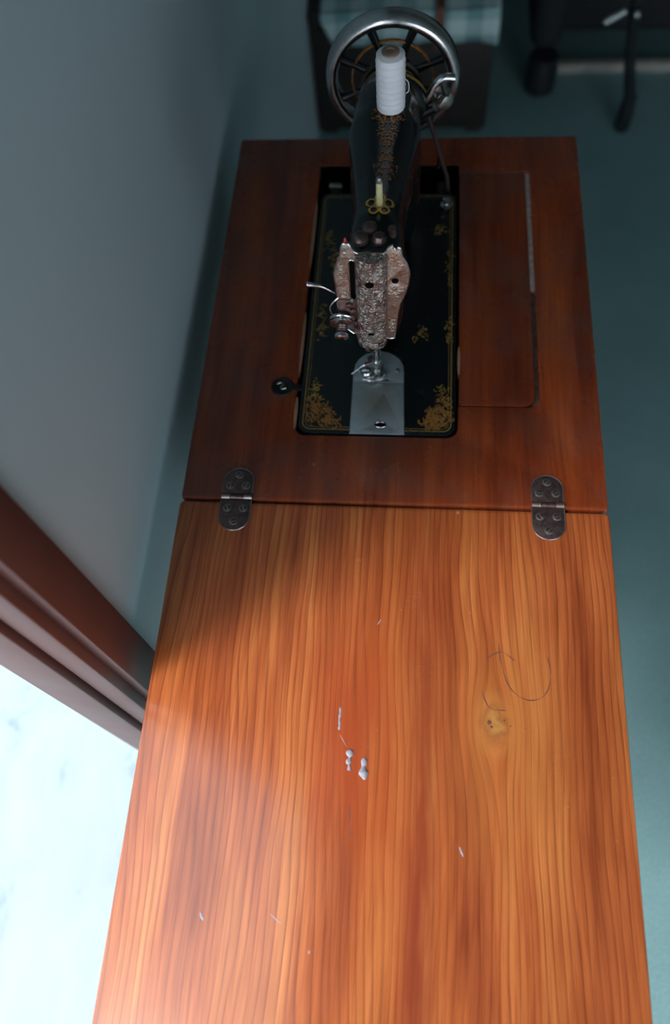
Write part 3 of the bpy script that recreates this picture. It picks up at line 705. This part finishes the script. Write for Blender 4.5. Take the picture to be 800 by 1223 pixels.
# ---- bobbin winder on the pillar's right side
bw = lathe('bobbin_winder', [(.0040, 0), (.0085, .002), (.0085, .006), (.0050, .008), (.0050, .014), (.0100, .016), (.0110, .019), (.0080, .021)], (.2600, .4450, T + .160), (1, -.1, .45), 'dull_chrome', sm, 22)
bw['label'] = 'nickel bobbin winder'
tube('winder_arm', smooth_path([(.2500, .440, T + .148), (.2580, .440, T + .158), (.2650, .442, T + .172), (.2740, .444, T + .178), (.2860, .446, T + .176)]), .0045, 'chrome', bw, 10)
tube('winder_spindle', [(.2680, .440, T + .150), (.2790, .438, T + .168)], [.004, .003], 'chrome', bw, 10)
lathe('winder_pulley', [(.0090, 0), (.0105, .001), (.0085, .003), (.0105, .005), (.0090, .006)], (.2750, .4460, T + .150), (.4, -1, .2), 'dull_chrome', bw, 22)
tube('winder_bracket', [(.2450, .438, T + .135), (.2650, .440, T + .145)], .007, 'black_enamel', sm, 10)
# rear tension stud on the bed
st = lathe('bed_tension_stud', [(.0030, 0), (.0030, .004), (.0070, .005), (.0072, .007), (.0030, .008), (.0030, .011), (.0045, .0115), (.0045, .015), (.002, .016)], (.2860, .4320, T + .001), (0, 0, 1), 'chrome', sm, 18)
st['label'] = 'small chrome tension stud'
tube('bed_hinge', [(.1400, .4600, T - .004), (.1400, .4800, T - .004)], .006, 'dark_iron', sm); tube('bed_hinge', [(.2800, .4600, T - .004), (.2800, .4800, T - .004)], .006, 'dark_iron', sm)
tube('chrome_pin', [(.2735, .4740, T + .0300), (.2755, .4740, T + .0500)], .0022, 'chrome', sm, 8)
box('bed_clip', (.1310, .1480, .4700, .4765, T - .006, T + .004), 'dull_chrome', sm, .001)

# ---- leather belt from the wheel down through the table
bm = bmesh.new(); yb = .4680; rb = .0335
pts = [Vector((.1560, yb, T - .100)), Vector((.1650, yb, T + .050))]
for k in range(13):
    a = PI + .15 - (PI + .3) * k / 12; pts.append(Vector((WC.x + rb * math.cos(a), yb, WC.z + rb * math.sin(a))))
pts += [Vector((.2860, yb, T + .020)), Vector((.3000, yb, T - .100))]
add_tube(bm, pts, .0026, 8)
tag(bm_obj('drive_belt', bm, 'leather'), 'dark round leather belt running down from the handwheel into the table', 'belt')

# ---- spool of white thread
s0 = Vector((.2195, .3470, T + .2175))
spool = empty('thread_spool', s0, 'tall spool of white thread standing on the arm of the sewing machine', 'thread spool')
bm = bmesh.new(); prof = [(.0100, 0), (.0142, .0008)]
for k in range(60): prof.append((.0144 - .0006 * (k % 2) - .0004 * math.sin(k * .9), .0015 + k * .00092))
prof += [(.0140, .0572), (.0095, .0590), (.0060, .0590)]
add_lathe(bm, prof, s0, (0, 0, 1), 32); bm_obj('thread', bm, 'white_thread', spool, angle=75)
lathe('core', [(.0085, .0560), (.0088, .0605), (.0070, .0612), (.0040, .0612), (.0034, .0600)], s0, (0, 0, 1), 'card', spool, 20)['label'] = 'brown cardboard core'
tube('loose_end', smooth_path([s0 + Vector((.0142, .001, .030)), s0 + Vector((.0175, 0, .027)), s0 + Vector((.0180, 0, .018)), s0 + Vector((.0150, 0, .015))]), .0004, 'white_thread', spool, 5)

# ================================================================ BACKGROUND
# dark chest with gingham cloth
ch = empty('chest', (.20, 1.72, 0), 'low dark wooden chest against the teal wall behind the sewing table', 'chest')
CXa, CXb, CYa, CYb, CZ = WX + .004, .418, 1.50, 1.95, .345
box('chest_body', (CXa, CXb, CYa, CYb, .02, CZ - .025), 'chest_wood', ch, .004)
box('chest_top', (CXa, CXb + .006, CYa - .012, CYb, CZ - .025, CZ), 'chest_wood', ch, .004)
for x in (CXa + .03, CXb - .03):
    for y in (CYa + .03, CYb - .03): box('foot', (x - .02, x + .02, y - .02, y + .02, 0, .021), 'chest_wood', ch, .002)
box('door_panel', (CXa + .02, CXb - .02, CYa - .008, CYa + .001, .045, CZ - .04), 'chest_wood', ch, .003)
bm = bmesh.new(); n = 40
prof = [(CYb - .02, CZ + .003), (CYb - .2, CZ + .005), (CYa + .10, CZ + .006), (CYa + .02, CZ + .005), (CYa - .014, CZ + .003), (CYa - .021, CZ - .010), (CYa - .023, CZ - .035), (CYa - .024, CZ - .068)]
rows = []
for i in range(n + 1):
    x = .004 + (.424 - .004) * i / n
    rows.append([bm.verts.new((x + (.012 if j > 5 and i < 3 else 0) * (j - 5), y + (.006 * math.sin(x * 55) * max(0, (j - 4) / 3)), z + .003 * math.sin(x * 23 + j))) for j, (y, z) in enumerate(prof)])
for a, b in zip(rows, rows[1:]):
    for j in range(len(prof) - 1): bm.faces.new((a[j], a[j + 1], b[j + 1], b[j]))
cl = bm_obj('tablecloth', bm, 'gingham'); so_ = cl.modifiers.new('t', 'SOLIDIFY'); so_.thickness = .002; so_.offset = 1
tag(cl, 'teal and white gingham cloth draped over the low dark chest', 'cloth')
bm = bmesh.new(); rings = []
for (y, z) in [(CYb - .02, CZ + .012), (CYa + .10, CZ + .014), (CYa + .0, CZ + .013), (CYa - .022, CZ + .012), (CYa - .034, CZ - .01), (CYa - .035, CZ - .075)]:
    rings.append([Vector((x, y - (0.003 if k else 0) * (1 if z < CZ else 0), z + (.003 if k else 0) * (1 if z > CZ else 0))) for k, x in ((0, .276), (0, .296), (1, .296), (1, .276))])
add_rings(bm, rings); tag(bm_obj('strap', bm, 'strap'), 'brown strap hanging over the gingham cloth', 'strap')

# black armchair to the right, its rounded foot forward
ac = empty('armchair', (.90, 2.1, 0), 'black upholstered armchair standing on the floor at the back right', 'armchair')
box('seat', (.60, 1.34, 1.77, 2.45, .09, .40), 'black_cloth', ac, .03, 4)
box('backrest', (.60, 1.34, 2.36, 2.56, .10, .86), 'black_cloth', ac, .04, 4)
for x in (.528, 1.32):
    box('armrest', (x, x + .085, 1.68, 2.50, .10, .58), 'black_cloth', ac, .035, 4)
for x, y in ((.568, 1.672), (1.36, 1.715), (.58, 2.46), (1.36, 2.46)):
    lathe('foot', [(.030, 0), (.040, .010), (.042, .050), (.036, .105)], (x, y, 0), (0, 0, 1), 'black_plastic', ac, 20)
box('base_rail', (.62, 1.32, 1.738, 1.765, .0, .026), 'pale_skirt', ac, .003)['label'] = 'pale rail under the seat'
# upright black stand with chrome clamp
fs = empty('floor_stand', (.777, 1.515, 0), 'black upright stand with a chrome clamp standing in front of the black armchair', 'stand')
lathe('rubber_foot', [(.016, 0), (.020, .006), (.020, .05), (.017, .10)], (.777, 1.515, 0), (0, 0, 1), 'black_plastic', fs, 18)
tube('post', [(.777, 1.515, .09), (.745, 1.51, .22), (.708, 1.50, .50)], [.016, .013, .011], 'black_plastic', fs, 14)
tube('chrome_clamp', [(.664, 1.485, .312), (.706, 1.485, .338)], [.009, .009], 'chrome', fs, 14)
lathe('clamp_knob', [(.008, 0), (.012, .003), (.012, .012), (.008, .015)], (.726, 1.485, .330), (1, -.3, .2), 'chrome', fs, 16)
